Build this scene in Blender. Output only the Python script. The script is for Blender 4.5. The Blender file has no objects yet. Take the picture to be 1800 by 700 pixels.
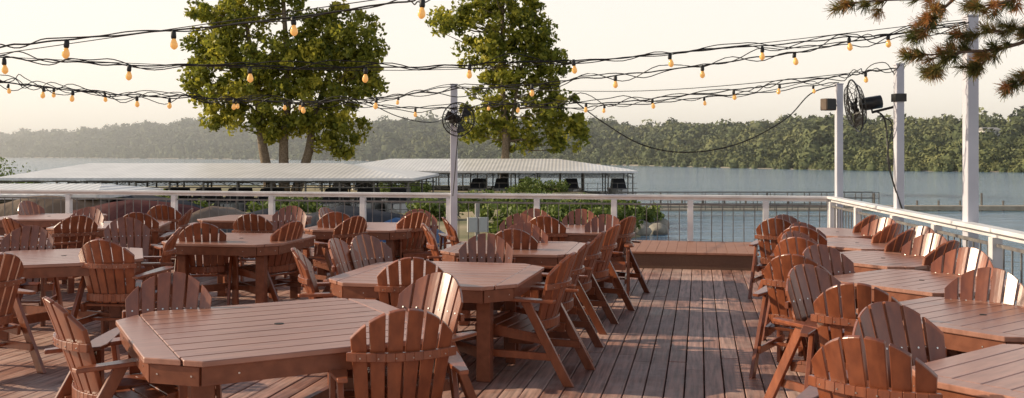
import bpy, bmesh, math, random
import numpy as np
from mathutils import Vector, Matrix, noise
random.seed(7); rng=np.random.default_rng(7)
S=bpy.context.scene; COL=S.collection
F=1650.0; EYE=1.7; HY=272.0

# ---------------------------------------------------------------- materials
def nt(name):
    m=bpy.data.materials.new(name); m.use_nodes=True
    n=m.node_tree.nodes; l=m.node_tree.links; b=n["Principled BSDF"]
    return m,n,l,b
def ramp(n,stops):
    r=n.new("ShaderNodeValToRGB"); e=r.color_ramp.elements
    while len(e)<len(stops): e.new(0.5)
    for i,(p,c) in enumerate(stops):
        e[i].position=p; e[i].color=(c[0],c[1],c[2],1)
    return r
def simple(name,c1,c2,scale=5,rough=0.5,bump=0.1,detail=6,spec=0.5,metal=0,coord="Object",rndamt=0.0,stretch=None,bdist=0.01,coat=0):
    m,n,l,b=nt(name)
    tc=n.new("ShaderNodeTexCoord"); mp=n.new("ShaderNodeMapping")
    if stretch: mp.inputs["Scale"].default_value=stretch
    l.new(tc.outputs[coord],mp.inputs[0])
    t=n.new("ShaderNodeTexNoise"); t.inputs["Scale"].default_value=scale; t.inputs["Detail"].default_value=detail
    l.new(mp.outputs[0],t.inputs["Vector"])
    r=ramp(n,[(0.3,c1),(0.7,c2)]); l.new(t.outputs[0],r.inputs[0])
    out=r.outputs[0]
    if rndamt:
        oi=n.new("ShaderNodeObjectInfo"); mr=n.new("ShaderNodeMapRange")
        mr.inputs[3].default_value=1-rndamt; mr.inputs[4].default_value=1+rndamt
        l.new(oi.outputs["Random"],mr.inputs[0])
        hs=n.new("ShaderNodeHueSaturation"); l.new(mr.outputs[0],hs.inputs["Value"]); l.new(out,hs.inputs["Color"]); out=hs.outputs[0]
    l.new(out,b.inputs["Base Color"])
    b.inputs["Roughness"].default_value=rough; b.inputs["Metallic"].default_value=metal
    b.inputs["Specular IOR Level"].default_value=spec
    if coat: b.inputs["Coat Weight"].default_value=coat; b.inputs["Coat Roughness"].default_value=.3
    if bump:
        bp=n.new("ShaderNodeBump"); bp.inputs["Strength"].default_value=bump; bp.inputs["Distance"].default_value=bdist
        l.new(t.outputs[0],bp.inputs["Height"]); l.new(bp.outputs[0],b.inputs["Normal"])
    return m
M_chair=simple("chair_plastic",(0.17,0.046,0.020),(0.29,0.085,0.034),22,0.33,0.35,8,0.65,rndamt=0.25,stretch=(1,1,0.35),bdist=0.004,coat=.35)
M_top=simple("table_plastic_sky_sheen",(0.30,0.133,0.088),(0.44,0.21,0.145),14,0.34,0.25,8,0.7,rndamt=0.1,stretch=(0.35,2,1),bdist=0.004,coat=.3)  # pale sky sheen put into the colour, so tops are pinker than the frame
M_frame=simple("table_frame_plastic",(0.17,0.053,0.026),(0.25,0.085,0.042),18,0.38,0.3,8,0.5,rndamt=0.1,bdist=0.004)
M_hole=simple("dark_hole",(0.01,0.01,0.01),(0.02,0.02,0.02),5,0.8,0)
M_screw=simple("screw_steel",(0.6,0.58,0.55),(0.7,0.68,0.65),5,0.3,0,metal=0.8)
M_white=simple("white_paint",(0.62,0.60,0.60),(0.82,0.80,0.80),3,0.5,0.12,8,rndamt=0.05)
M_pole=simple("pole_paint",(0.52,0.51,0.56),(0.66,0.65,0.70),2,0.4,0.05,6)
M_bal=simple("baluster_metal",(0.13,0.12,0.12),(0.24,0.22,0.2),8,0.5,0.05)
M_black=simple("black_rubber",(0.010,0.009,0.008),(0.02,0.018,0.016),12,0.5,0.05)
M_fan=simple("fan_black_metal",(0.015,0.014,0.014),(0.035,0.033,0.03),12,0.35,0.05,metal=0.3)
M_spk=simple("speaker_brown",(0.09,0.06,0.04),(0.14,0.09,0.06),12,0.6,0.05)
M_steel=simple("dock_steel",(0.30,0.28,0.26),(0.42,0.40,0.37),3,0.5,0.05)
M_dsteel=simple("dark_dock_steel",(0.10,0.09,0.08),(0.18,0.16,0.14),3,0.5,0.05)
M_dockwood=simple("dock_planks",(0.30,0.25,0.19),(0.42,0.36,0.28),2,0.8,0.2)
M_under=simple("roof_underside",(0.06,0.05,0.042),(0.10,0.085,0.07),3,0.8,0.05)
M_bark=simple("bark",(0.12,0.085,0.055),(0.26,0.20,0.14),6,0.9,0.6,bdist=0.05)
M_barkp=simple("pine_bark",(0.10,0.06,0.04),(0.2,0.12,0.08),20,0.9,0.6)
M_carpet=simple("step_matting",(0.12,0.068,0.045),(0.19,0.11,0.075),90,0.9,0.5)
M_redtop=simple("step_red_boards",(0.33,0.15,0.09),(0.48,0.23,0.15),9,0.6,0.3,8,rndamt=0.1,stretch=(1,6,1))
M_rock=simple("shore_rock",(0.22,0.2,0.17),(0.4,0.36,0.3),2,0.9,0.6,bdist=0.1)
M_house=simple("house_wall",(0.6,0.58,0.54),(0.7,0.68,0.64),1,0.7,0)
M_glassd=simple("dark_window",(0.03,0.04,0.05),(0.05,0.06,0.07),1,0.2,0)
def tarp(nm,a,b): return simple(nm,a,b,1.2,0.6,0.6,5,bdist=0.15)
M_mar=tarp("maroon_tarp",(0.07,0.018,0.016),(0.13,0.035,0.028))
M_tan=tarp("tan_tarp",(0.14,0.09,0.06),(0.22,0.15,0.10))
M_blue=tarp("blue_tarp",(0.012,0.05,0.15),(0.025,0.085,0.23))
M_navy=tarp("dark_tarp",(0.025,0.028,0.035),(0.055,0.055,0.065))
M_hull=simple("boat_hull",(0.55,0.54,0.52),(0.68,0.66,0.64),1,0.3,0.02)
M_boxg=simple("utility_grey",(0.45,0.45,0.43),(0.55,0.54,0.52),3,0.5,0.05)

m,n,l,b=nt("corrugated_white_roof"); M_roof=m
tc=n.new("ShaderNodeTexCoord"); w=n.new("ShaderNodeTexWave"); w.inputs["Scale"].default_value=0.75; w.inputs["Distortion"].default_value=0
l.new(tc.outputs["Object"],w.inputs["Vector"])
no=n.new("ShaderNodeTexNoise"); no.inputs["Scale"].default_value=0.5; no.inputs["Detail"].default_value=6; l.new(tc.outputs["Object"],no.inputs["Vector"])
r=ramp(n,[(0.3,(0.72,0.70,0.68)),(0.7,(0.88,0.85,0.83))]); l.new(no.outputs[0],r.inputs[0])
mx=n.new("ShaderNodeMix"); mx.data_type='RGBA'; mx.blend_type='MULTIPLY'; mx.inputs[0].default_value=0.18
l.new(r.outputs[0],mx.inputs[6]); l.new(w.outputs[0],mx.inputs[7]); l.new(mx.outputs[2],b.inputs["Base Color"])
b.inputs["Roughness"].default_value=0.35
bp=n.new("ShaderNodeBump"); bp.inputs["Strength"].default_value=0.5; bp.inputs["Distance"].default_value=0.04
l.new(w.outputs[0],bp.inputs["Height"]); l.new(bp.outputs[0],b.inputs["Normal"])

m,n,l,b=nt("deck_boards"); M_deck=m
tc=n.new("ShaderNodeTexCoord"); at=n.new("ShaderNodeAttribute"); at.attribute_name="tone"
mp=n.new("ShaderNodeMapping"); mp.inputs["Scale"].default_value=(14,0.9,14); l.new(tc.outputs["Object"],mp.inputs[0])
g=n.new("ShaderNodeTexNoise"); g.inputs["Scale"].default_value=2.2; g.inputs["Detail"].default_value=8; l.new(mp.outputs[0],g.inputs["Vector"])
w2=n.new("ShaderNodeTexNoise"); w2.inputs["Scale"].default_value=1.1; w2.inputs["Detail"].default_value=7; w2.inputs["Roughness"].default_value=0.7; l.new(tc.outputs["Object"],w2.inputs["Vector"])
r1=ramp(n,[(0.0,(0.28,0.135,0.10)),(0.5,(0.43,0.225,0.17)),(1.0,(0.58,0.36,0.29))]); l.new(at.outputs["Fac"],r1.inputs[0])
r2=ramp(n,[(0.35,(0.45,0.43,0.43)),(0.62,(1.15,1.13,1.11))]); l.new(g.outputs[0],r2.inputs[0])
mx=n.new("ShaderNodeMix"); mx.data_type='RGBA'; mx.blend_type='MULTIPLY'; mx.inputs[0].default_value=1
l.new(r1.outputs[0],mx.inputs[6]); l.new(r2.outputs[0],mx.inputs[7])
r3=ramp(n,[(0.46,(0,0,0)),(0.68,(0.8,0.8,0.8))]); l.new(w2.outputs[0],r3.inputs[0])
mx2=n.new("ShaderNodeMix"); mx2.data_type='RGBA'; l.new(r3.outputs[0],mx2.inputs[0]); l.new(mx.outputs[2],mx2.inputs[6]); mx2.inputs[7].default_value=(0.56,0.41,0.35,1)
l.new(mx2.outputs[2],b.inputs["Base Color"])
rr=ramp(n,[(0.3,(0.42,)*3),(0.7,(0.7,)*3)]); l.new(w2.outputs[0],rr.inputs[0]); l.new(rr.outputs[0],b.inputs["Roughness"])
b.inputs["Specular IOR Level"].default_value=0.4
bp=n.new("ShaderNodeBump"); bp.inputs["Strength"].default_value=0.6; bp.inputs["Distance"].default_value=0.008
l.new(g.outputs[0],bp.inputs["Height"]); l.new(bp.outputs[0],b.inputs["Normal"])

m,n,l,b=nt("lake_water"); M_water=m
tc=n.new("ShaderNodeTexCoord"); mp=n.new("ShaderNodeMapping"); mp.inputs["Scale"].default_value=(0.45,1.0,1); mp.inputs["Rotation"].default_value=(0,0,.15); l.new(tc.outputs["Object"],mp.inputs[0])
a1=n.new("ShaderNodeTexNoise"); a1.inputs["Scale"].default_value=0.40; a1.inputs["Detail"].default_value=7; a1.inputs["Roughness"].default_value=0.62; l.new(mp.outputs[0],a1.inputs["Vector"])
a2=n.new("ShaderNodeTexNoise"); a2.inputs["Scale"].default_value=0.02; a2.inputs["Detail"].default_value=8; a2.inputs["Roughness"].default_value=0.7; l.new(mp.outputs[0],a2.inputs["Vector"])
r=ramp(n,[(0.35,(0.10,0.20,0.30)),(0.65,(0.20,0.31,0.41))]); l.new(a2.outputs[0],r.inputs[0]); l.new(r.outputs[0],b.inputs["Base Color"])  # light and dark ripple streaks put into the base colour
b.inputs["Roughness"].default_value=0.08; b.inputs["IOR"].default_value=1.36
bp=n.new("ShaderNodeBump"); bp.inputs["Strength"].default_value=1.0; bp.inputs["Distance"].default_value=0.55
l.new(a1.outputs[0],bp.inputs["Height"]); l.new(bp.outputs[0],b.inputs["Normal"])

def leafmat(name,dark,mid,light,trans=0.35,nscale=0.35):
    m,n,l,b=nt(name)
    at=n.new("ShaderNodeAttribute"); at.attribute_name="tone"
    r=ramp(n,[(0.0,dark),(0.5,mid),(1.0,light)]); l.new(at.outputs["Fac"],r.inputs[0])
    l.new(r.outputs[0],b.inputs["Base Color"]); b.inputs["Roughness"].default_value=0.5; b.inputs["Specular IOR Level"].default_value=0.35
    t=n.new("ShaderNodeBsdfTranslucent"); l.new(r.outputs[0],t.inputs[0])
    ms=n.new("ShaderNodeMixShader"); ms.inputs[0].default_value=trans
    l.new(b.outputs[0],ms.inputs[1]); l.new(t.outputs[0],ms.inputs[2]); l.new(ms.outputs[0],n["Material Output"].inputs[0])
    return m
M_leaf=leafmat("tree_leaves",(0.07,0.095,0.016),(0.26,0.265,0.034),(0.62,0.53,0.07),0.5)
M_needle=leafmat("pine_needles",(0.09,0.11,0.03),(0.24,0.20,0.06),(0.60,0.26,0.09),0.35)  # rusty needle tones, with warm sunlight put into the brightened orange end
M_bush=leafmat("bush_leaves",(0.06,0.09,0.02),(0.15,0.20,0.045),(0.27,0.31,0.08),0.35)

m,n,l,b=nt("forest_canopy"); M_forest=m
at=n.new("ShaderNodeAttribute"); at.attribute_name="tone"; at2=n.new("ShaderNodeAttribute"); at2.attribute_name="shade"
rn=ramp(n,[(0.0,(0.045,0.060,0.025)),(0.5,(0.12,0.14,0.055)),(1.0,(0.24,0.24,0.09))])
rf=ramp(n,[(0.0,(0.08,0.10,0.06)),(0.5,(0.13,0.15,0.09)),(1.0,(0.19,0.20,0.11))])  # far ramp: distance haze put into the colour as lower contrast
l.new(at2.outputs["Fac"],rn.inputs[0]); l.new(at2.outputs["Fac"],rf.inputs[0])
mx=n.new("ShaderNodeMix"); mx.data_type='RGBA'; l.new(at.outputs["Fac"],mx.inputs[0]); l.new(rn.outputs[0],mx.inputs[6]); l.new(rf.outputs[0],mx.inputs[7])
l.new(mx.outputs[2],b.inputs["Base Color"]); b.inputs["Roughness"].default_value=0.9; b.inputs["Specular IOR Level"].default_value=0.1
M_ground=simple("shore_grass",(0.12,0.13,0.05),(0.40,0.32,0.20),0.25,0.95,0.5,8,bdist=0.2)
M_hill=simple("hill_ground",(0.05,0.06,0.035),(0.10,0.10,0.06),0.05,0.95,0)
m,n,l,b=nt("amber_bulb"); M_bulb=m
lw=n.new("ShaderNodeTexNoise"); lw.inputs["Scale"].default_value=30
r=ramp(n,[(0.3,(0.85,0.36,0.07)),(0.7,(1.0,0.58,0.20))]); l.new(lw.outputs[0],r.inputs[0])
l.new(r.outputs[0],b.inputs["Base Color"]); l.new(r.outputs[0],b.inputs["Emission Color"]); b.inputs["Emission Strength"].default_value=0.4
b.inputs["Roughness"].default_value=0.08

# ---------------------------------------------------------------- mesh builder
class MB:
    def __init__(s): s.v=[];s.f=[];s.m=[];s.t=[]
    def add(s,vs,fs,mi=0,tone=0.5):
        o=len(s.v); s.v+= [tuple(x) for x in vs]; s.f+=[tuple(i+o for i in q) for q in fs]; s.m+=[mi]*len(fs); s.t+=[tone]*len(fs)
    def box(s,c,d,R=None,mi=0,tone=0.5):
        x,y,z=[k/2 for k in d]
        vs=[Vector(p) for p in((-x,-y,-z),(x,-y,-z),(x,y,-z),(-x,y,-z),(-x,-y,z),(x,-y,z),(x,y,z),(-x,y,z))]
        if R is not None: vs=[R@p for p in vs]
        c=Vector(c); vs=[p+c for p in vs]
        s.add(vs,[(0,3,2,1),(4,5,6,7),(0,1,5,4),(1,2,6,5),(2,3,7,6),(3,0,4,7)],mi,tone)
    def beam(s,p0,p1,w,h,mi=0,up=(0,0,1),tone=0.5):
        p0=Vector(p0);p1=Vector(p1);d=(p1-p0); L=d.length; y=d.normalized(); x=y.cross(Vector(up)).normalized(); z=x.cross(y)
        R=Matrix((x,y,z)).transposed(); s.box((p0+p1)/2,(w,L,h),R,mi,tone)
    def tube(s,pts,rad,n=6,mi=0,cap=True,tone=0.5):
        pts=[Vector(p) for p in pts]; N=len(pts)
        if not hasattr(rad,'__len__'): rad=[rad]*N
        vs=[];fs=[]
        t0=(pts[1]-pts[0]).normalized(); ref=Vector((0,0,1)) if abs(t0.z)<.9 else Vector((1,0,0))
        for i,p in enumerate(pts):
            t=(pts[min(i+1,N-1)]-pts[max(i-1,0)]).normalized()
            a=t.cross(ref)
            if a.length<1e-4: a=Vector((1,0,0))
            a.normalize(); bb=t.cross(a)
            for k in range(n):
                an=2*math.pi*k/n; vs.append(p+(a*math.cos(an)+bb*math.sin(an))*rad[i])
        for i in range(N-1):
            for k in range(n):
                k2=(k+1)%n; fs.append((i*n+k,i*n+k2,(i+1)*n+k2,(i+1)*n+k))
        if cap: fs.append(tuple(range(n))[::-1]); fs.append(tuple((N-1)*n+k for k in range(n)))
        s.add(vs,fs,mi,tone)
    def mesh(s,name,mats,smooth=False,bevel=0):
        me=bpy.data.meshes.new(name); me.from_pydata(s.v,[],s.f)
        for mt in mats: me.materials.append(mt)
        me.polygons.foreach_set("material_index",s.m)
        at=me.attributes.new("tone",'FLOAT','FACE'); at.data.foreach_set("value",s.t)
        if smooth: me.polygons.foreach_set("use_smooth",[True]*len(s.f))
        if bevel:
            bm=bmesh.new(); bm.from_mesh(me)
            es=[e for e in bm.edges if len(e.link_faces)==2 and e.calc_face_angle(0)>0.6]
            bmesh.ops.bevel(bm,geom=es,offset=bevel,segments=1,affect='EDGES',clamp_overlap=True); bm.to_mesh(me); bm.free()
        me.update(); return me
def ob(name,me,parent=None,loc=(0,0,0),rz=0,label=None,cat=None,group=None,kind=None):
    o=bpy.data.objects.new(name,me); COL.objects.link(o); o.location=loc; o.rotation_euler=(0,0,rz)
    if parent: o.parent=parent
    if label:o["label"]=label
    if cat:o["category"]=cat
    if group:o["group"]=group
    if kind:o["kind"]=kind
    return o
def empty(name,loc,rz=0,**k):
    o=ob(name,None,loc=loc,rz=rz,**k); o.empty_display_size=0.2; return o
def clone(root,children,loc,rz,sc=1.0):
    r=root.copy(); COL.objects.link(r); r.location=loc; r.rotation_euler=(0,0,rz); r.scale=(sc,)*3
    for c in children:
        k=c.copy(); k.parent=r; COL.objects.link(k)
    return r
def npmesh(name,V,Fq,tone,mat,smooth=False,shade=None):
    me=bpy.data.meshes.new(name); k=Fq.shape[1]
    me.vertices.add(len(V)); me.vertices.foreach_set("co",V.astype(np.float32).ravel())
    me.loops.add(Fq.size); me.loops.foreach_set("vertex_index",Fq.astype(np.int32).ravel())
    me.polygons.add(len(Fq)); me.polygons.foreach_set("loop_start",np.arange(0,Fq.size,k,dtype=np.int32))
    me.update(calc_edges=True); me.materials.append(mat)
    at=me.attributes.new("tone",'FLOAT','FACE'); at.data.foreach_set("value",tone.astype(np.float32))
    if shade is not None:
        at=me.attributes.new("shade",'FLOAT','FACE'); at.data.foreach_set("value",shade.astype(np.float32))
    if smooth: me.polygons.foreach_set("use_smooth",[True]*len(Fq))
    return me
def pt(px,py,d): return Vector(((px-900)*d/F, d, EYE+(HY-py)*d/F))

# ---------------------------------------------------------------- deck
C=Vector((5.27,15.4)); U=Vector((.196,.981)).normalized(); Vv=Vector((U.y,-U.x))
DROT=-math.atan2(U.x,U.y)
def dk(a,b): p=C+Vv*a+U*b; return p
mb=MB(); a=-19.5
while a<1.75:
    be=0 if a<=0.0 else -a/.0892-0.02
    b0=-19.0
    seg=b0-random.uniform(0,3)
    while seg<be-0.05:
        L=random.choice([3.6,4.2,4.8]); e=min(seg+L,be); s0=max(seg,b0)
        if e-s0>0.1:
            mb.box((a+.07,(s0+e)/2,-.019+random.uniform(-.002,.002)),(.133,e-s0-.006,.038),None,0,random.random())
        seg+=L
    a+=.1425
me=mb.mesh("deck",[M_deck],bevel=0.004)
ob("deck",me,loc=(C.x,C.y,0),rz=DROT,kind="structure",label="weathered red-brown plank deck with narrow gaps",cat="deck")
mb=MB()
for k in range(30): mb.box((-8.8,-k*.62-.1,-.15),(20.6 if k<14 else 21.4,.05,.22))
for k in range(5): mb.box((-18+4.3*k,-9,-.37),(.15,18.6,.2))
for i in range(5):
    for j in range(5): mb.tube([(-18+4.3*i,-.6-4.4*j,-.45),(-18+4.3*i,-.6-4.4*j,-5)],.14,8)
mb.box((-9.2,.03,-.14),(20.5,.05,.26))
M_joist=simple("joist_wood",(0.06,0.045,0.035),(0.12,0.09,0.07),4,0.9,0.2)
ob("deck_framing",mb.mesh("deck_framing",[M_joist]),loc=(C.x,C.y,-.002),rz=DROT,kind="structure",label="dark timber joists and piles under the deck",cat="deck framing")

mb=MB()
for k in range(15): mb.box((-1.05+.15*k,0,.236),(.147,1.9,.03),None,0,random.random())
plat=empty("raised_platform",(C.x+Vv.x*-2.42+U.x*-1.05,C.y+Vv.y*-2.42+U.y*-1.05,0),DROT,label="low raised red plank platform with brown matting on its face",cat="platform")
ob("platform_top",mb.mesh("platform_top",[M_redtop],bevel=.003),plat)
mb=MB(); mb.box((0,0,.11),(2.2,1.84,.218)); ob("platform_base",mb.mesh("platform_base",[M_carpet]),plat)

# ---------------------------------------------------------------- railing
def rail_thing(name,pts_posts,label,extra_end=None):
    base=Vector((pts_posts[0][0],pts_posts[0][1],0)); root=empty(name,base,label=label,cat="railing",group="white deck railings")
    P=[Vector((p[0],p[1],0))-base for p in pts_posts]
    d=(P[-1]-P[0]).normalized(); ang=math.atan2(d.y,d.x); R=Matrix.Rotation(ang,3,'Z')
    mb=MB(); mb.beam(P[0]-d*.06+Vector((0,0,1.0)),P[-1]+d*.06+Vector((0,0,1.0)),.15,.04)
    ob("top_rail",mb.mesh("top_rail",[M_white],bevel=.005),root)
    mb=MB(); mb.beam(P[0]+Vector((0,0,.955)),P[-1]+Vector((0,0,.955)),.04,.045)
    ob("sub_rail",mb.mesh("sub_rail",[M_white]),root)
    mbp=MB(); mbp.box((0,0,.467),(.095,.095,.93),R); pm=mbp.mesh("post",[M_white],bevel=.004)
    for i,p in enumerate(P): ob("post",pm,root,loc=p)
    for i in range(len(P)-1):
        a,b=P[i],P[i+1]; L=(b-a).length; mb=MB(); dd=(b-a).normalized()
        s=a+dd*.06; e=b-dd*.06
        for z in (.11,.86): mb.beam(s+Vector((0,0,z)),e+Vector((0,0,z)),.03,.03)
        nb=int(L/.17)
        for k in range(1,nb):
            q=a+dd*(L*k/nb); mb.beam(q+Vector((0,0,.12)),q+Vector((0,0,.85)),.012,.012,up=(0,1,0))
        ob("baluster_panel",mb.mesh("baluster_panel",[M_bal]),root,label="thin dark vertical metal balusters")
    return root
ks=[-.58,-.47,-.358,-.2545,-.1576,-.066,.027,.109,.19,.27]
pp=[]
for k in ks:
    a=(15.4*k-5.27)/(.981+.196*k); pp.append(dk(a,-.06))
pp.append(dk(-.05,-.06))
rail_thing("deck_railing",pp,"white painted railing with metal balusters along water edge")
RD=Vector((-.108,-1)).normalized(); RN=Vector((RD.y,-RD.x))
def rr_(s): return C+RD*s+Vector((-.05,0))
rail_thing("deck_railing",[rr_(s) for s in (0.15,1.75,3.55,5.1,6.7,8.2,9.8,11.4)],"white painted side railing running beside the tables")

def pole(p,h,w,label,z0=0.0,sq=True):
    mb=MB(); 
    mb.box((0,0,(h+z0)/2),(w,w,h-z0)); root=empty("light_pole",(p[0],p[1],0),0,label=label,cat="pole",group="grey string light poles")
    o=ob("post",mb.mesh("pole_post",[M_pole],bevel=.006),root)
    mb=MB(); mb.box((0,0,h+.012),(w*1.12,w*1.12,.02)); ob("cap",mb.mesh("pole_cap",[M_pole]),root)
    mb=MB(); mb.box((0,0,.01+z0),(w*2,w*2,.018)); ob("base_plate",mb.mesh("pole_base",[M_pole]),root)
    return root
pA=Vector((5.30,15.22)); pB=rr_(3.54)+Vector((.14,0)); pC=rr_(5.9)+Vector((.14,0))
pB.x=680/F*pB.y; pC.x=806/F*pC.y
pole(pA,2.83,.105,"slim grey square pole at railing corner with speaker")
pole(pB,1.7+157*pB.y/F,.10,"grey square pole holding a large fan")
pole(pC,1.7+241*pC.y/F,.115,"tall grey square pole beside railing under pine branch")
dM=16.55; pM=Vector((-102/F*dM,dM)); pole(pM,1.7+122*dM/F,.12,"white-grey pole with wall fan beside rear railing")

# ---------------------------------------------------------------- fans
def fan(center,face,rad,label,arm_to):
    root=empty("outdoor_fan",center,label=label,cat="fan",group="black outdoor fans on poles")
    f=Vector(face).normalized(); x=f.cross(Vector((0,0,1))).normalized(); z=x.cross(f)
    R=Matrix((x,f,z)).transposed()
    def T(vs): return R@Vector(vs)
    mb=MB()
    for y,r0 in ((.09,rad*.25),(.085,rad*.5),(.07,rad*.75),(.0,rad),(-.07,rad*.75),(-.09,rad*.4)):
        ring=[T((math.cos(t)*r0,y,math.sin(t)*r0)) for t in np.linspace(0,2*math.pi,29)]
        mb.tube(ring,.006 if r0<rad else .011,5,cap=False)
    for k in range(20):
        t=2*math.pi*k/20; c,s=math.cos(t),math.sin(t)
        mb.tube([T((c*rr*rad,y,s*rr*rad)) for rr,y in((.08,.09),(.5,.085),(.75,.07),(1,0),(.75,-.07),(.4,-.09),(.12,-.09))],.0035,4,cap=False)
    ob("cage",mb.mesh("fan_cage",[M_fan]),root)
    mb=MB()
    for k in range(3):
        t0=2*math.pi*k/3+.3
        vs=[]
        for i,rr in enumerate((.12,.35,.6,.85)):
            wv=(.18,.34,.42,.36)[i]
            for sgn in(-1,1):
                t=t0+sgn*wv
                vs.append(T((math.cos(t)*rr*rad,.035*sgn,math.sin(t)*rr*rad)))
        mb.add(vs,[(0,1,3,2),(2,3,5,4),(4,5,7,6)])
    mb.tube([T((0,-.02,0)),T((0,.05,0))],.05,10)
    ob("blades",mb.mesh("fan_blades",[M_fan]),root)
    mb=MB(); mb.tube([T((0,-.34,0)),T((0,-.33,0)),T((0,-.12,0)),T((0,-.06,0))],[.05,.085,.085,.05],12)
    ob("motor",mb.mesh("fan_motor",[M_fan],True),root)
    mb=MB(); at=Vector(arm_to)-Vector(center)
    mb.tube([T((0,-.2,0)),T((0,-.2,-.12)),at+Vector((0,0,-.1)),at],[.018]*4,6)
    mb.box(at,(.14,.14,.1))
    ob("bracket",mb.mesh("fan_bracket",[M_fan]),root)
fan(pt(806,210,16.2),(.35,-.9,-.05),.29,"round black fan mounted on rear pole",(pM.x,pM.y,2.3))
fan(pt(1503,186,12.2),(-.99,.12,-.16),.34,"large black round cage fan turned sideways on pole",(pB.x,pB.y,2.42))
root=empty("speaker",pt(1456,184,15.05),.35,label="small brown weatherproof speaker on corner pole",cat="speaker")
mb=MB(); mb.box((0,0,0),(.20,.16,.19)); ob("cabinet",mb.mesh("cabinet",[M_spk],bevel=.012),root)
mb=MB(); mb.box((0,-.084,0),(.17,.008,.16)); ob("grille",mb.mesh("grille",[M_black]),root)
mb=MB(); mb.tube([(.1,0,0),(.17,.05,0),(.24,.1,0)],.015,6); ob("bracket",mb.mesh("spk_bracket",[M_fan]),root)

# ---------------------------------------------------------------- string lights
def cat(P,n=10):
    out=[];N=len(P)
    for i in range(N-1):
        p0=P[max(i-1,0)];p1=P[i];p2=P[i+1];p3=P[min(i+2,N-1)]
        for k in range(n):
            t=k/n
            out.append(.5*((2*p1)+(p2-p0)*t+(2*p0-5*p1+4*p2-p3)*t*t+(3*p1-p0-3*p2+p3)*t**3))
    out.append(P[-1]); return out
mb=MB(); mb.tube([(0,0,.0),(0,0,-.015),(0,0,-.05),(0,0,-.062)],[.010,.018,.020,.016],8); me_sock=mb.mesh("socket",[M_black],True)
mb=MB(); mb.tube([(0,0,-.062),(0,0,-.075),(0,0,-.097),(0,0,-.118),(0,0,-.133),(0,0,-.139)],[.012,.018,.026,.026,.015,.004],10); me_bulb=mb.mesh("light_bulb",[M_bulb],True)
def string(pts,bulbs,label,r=.0075,wires=2,wob=.03):
    P=[pt(*p) for p in pts]; base=P[0].copy()
    root=empty("string_light",base,label=label,cat="string lights",group="strings of amber bulbs across the deck")
    c=cat(P,12); ph=random.random()*6
    mb=MB()
    for w in range(wires):
        q=[]
        for i,p in enumerate(c):
            o=Vector((0,noise.noise(Vector((i*.23,w*7.1,ph)))*wob*1.5,noise.noise(Vector((i*.19,w*3.7,ph+9)))*wob*1.8)) if w else Vector((0,0,noise.noise(Vector((i*.3,1,ph)))*wob*.4))
            q.append(p+o-base)
        mb.tube(q,r*(1 if w==0 else .75),5,cap=False)
    ob("cable",mb.mesh("cable",[M_black]),root)
    for bx in bulbs:
        best=min(c,key=lambda p:abs((p.x/p.y*F+900)-bx))
        for nm,mm in(("socket",me_sock),("light_bulb",me_bulb)):
            o=ob(nm,mm,root,loc=best-base+Vector((0,0,.003)),rz=random.random()*6)
            o.rotation_euler=(random.uniform(-.12,.12),random.uniform(-.12,.12),0)
string([(-80,90,6.5),(0,82,6.6),(118,70,6.7),(305,54,6.7),(515,30,6.6),(700,5,6.4),(743,-2,6.3),(820,-14,6.2)],[118,305,515,743],"black cable with large amber bulbs strung overhead near",.0065)
string([(-80,98,7.8),(0,102,8),(100,108,8),(228,114,8.1),(440,118,8.2),(643,119,8.4),(826,113,8.7),(1008,105,9),(1178,94,9.2),(1340,82,9.3),(1493,66,9.4),(1562,60,9.4),(1703,36,pC.y)],[10,228,440,643,826,1008,1178,1340,1493,1562],"sagging twin cable of amber bulbs ending at tall pole",.0065,3,.06)
string([(-80,118,10),(0,142,10.6),(76,153,11),(184,165,11.3),(298,172,11.5),(412,174,11.5),(533,180,11.3),(662,172,11),(780,160,10.6),(935,148,10.3),(1082,133,10.1),(1235,115,9.9),(1397,92,9.7),(1540,66,9.6),(1703,42,pC.y-.1)],[76,128,243,298,412,533,662,935,1082,1235,1397],"long sagging cable of amber bulbs rising to pole",.007,3,.08)
string([(-80,130,12.5),(0,146,13),(95,155,13.3),(184,163,13.5),(330,172,13.8),(500,178,13.9),(600,178,13.9),(730,190,13.8),(860,186,13.6),(912,182,13.5),(1030,181,13.1),(1147,174,12.8),(1290,158,12.4),(1370,148,12.2),(1480,134,12),(1522,127,12),(1578,118,pB.y)],[12,95,184,412,500,527,730,912,1030,1147,1290,1370,1522],"tangled cable of small amber bulbs tied to fan pole",.008,3,.10)
string([(640,176,15.2),(700,170,15.3),(800,152,16.4),(860,180,15.4),(1010,190,15),(1062,184,15),(1150,182,15),(1238,171,15),(1340,164,15.1),(1430,150,15.2),(1475,146,15.2)],[700,860,1062,1238,1430],"short cable of small bulbs between rear pole and corner pole",.008,2,.06)
def cable(pts,label,r=.007):
    P=[pt(*p) for p in pts]; base=P[0].copy(); mb=MB(); mb.tube([p-base for p in cat(P,10)],r,5)
    ob("overhead_cable",mb.mesh("overhead_cable",[M_black]),loc=base,label=label,cat="cable",group="loose overhead cables")
cable([(1000,170,15.5),(1060,215,15.4),(1130,255,15.3),(1210,268,15.2),(1300,252,15.2),(1380,210,15.2),(1425,165,15.2),(1472,150,15.2)],"loose black cable drooping between poles",.010)
cable([(-80,106,8),(700,-6,7)],"thin straight support wire over deck",.004)
cable([(-80,97,10),(800,122,9.8),(1703,34,9.5)],"thin straight support wire over deck",.004)
cable([(798,152,16.5),(1130,160,13),(1578,120,11.8)],"thin support wire between poles",.005)
cable([(1540,196,12),(1556,214,12),(1565,300,11.9),(1590,380,11.8)],"black power cable hanging down from fan",.011)
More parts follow.
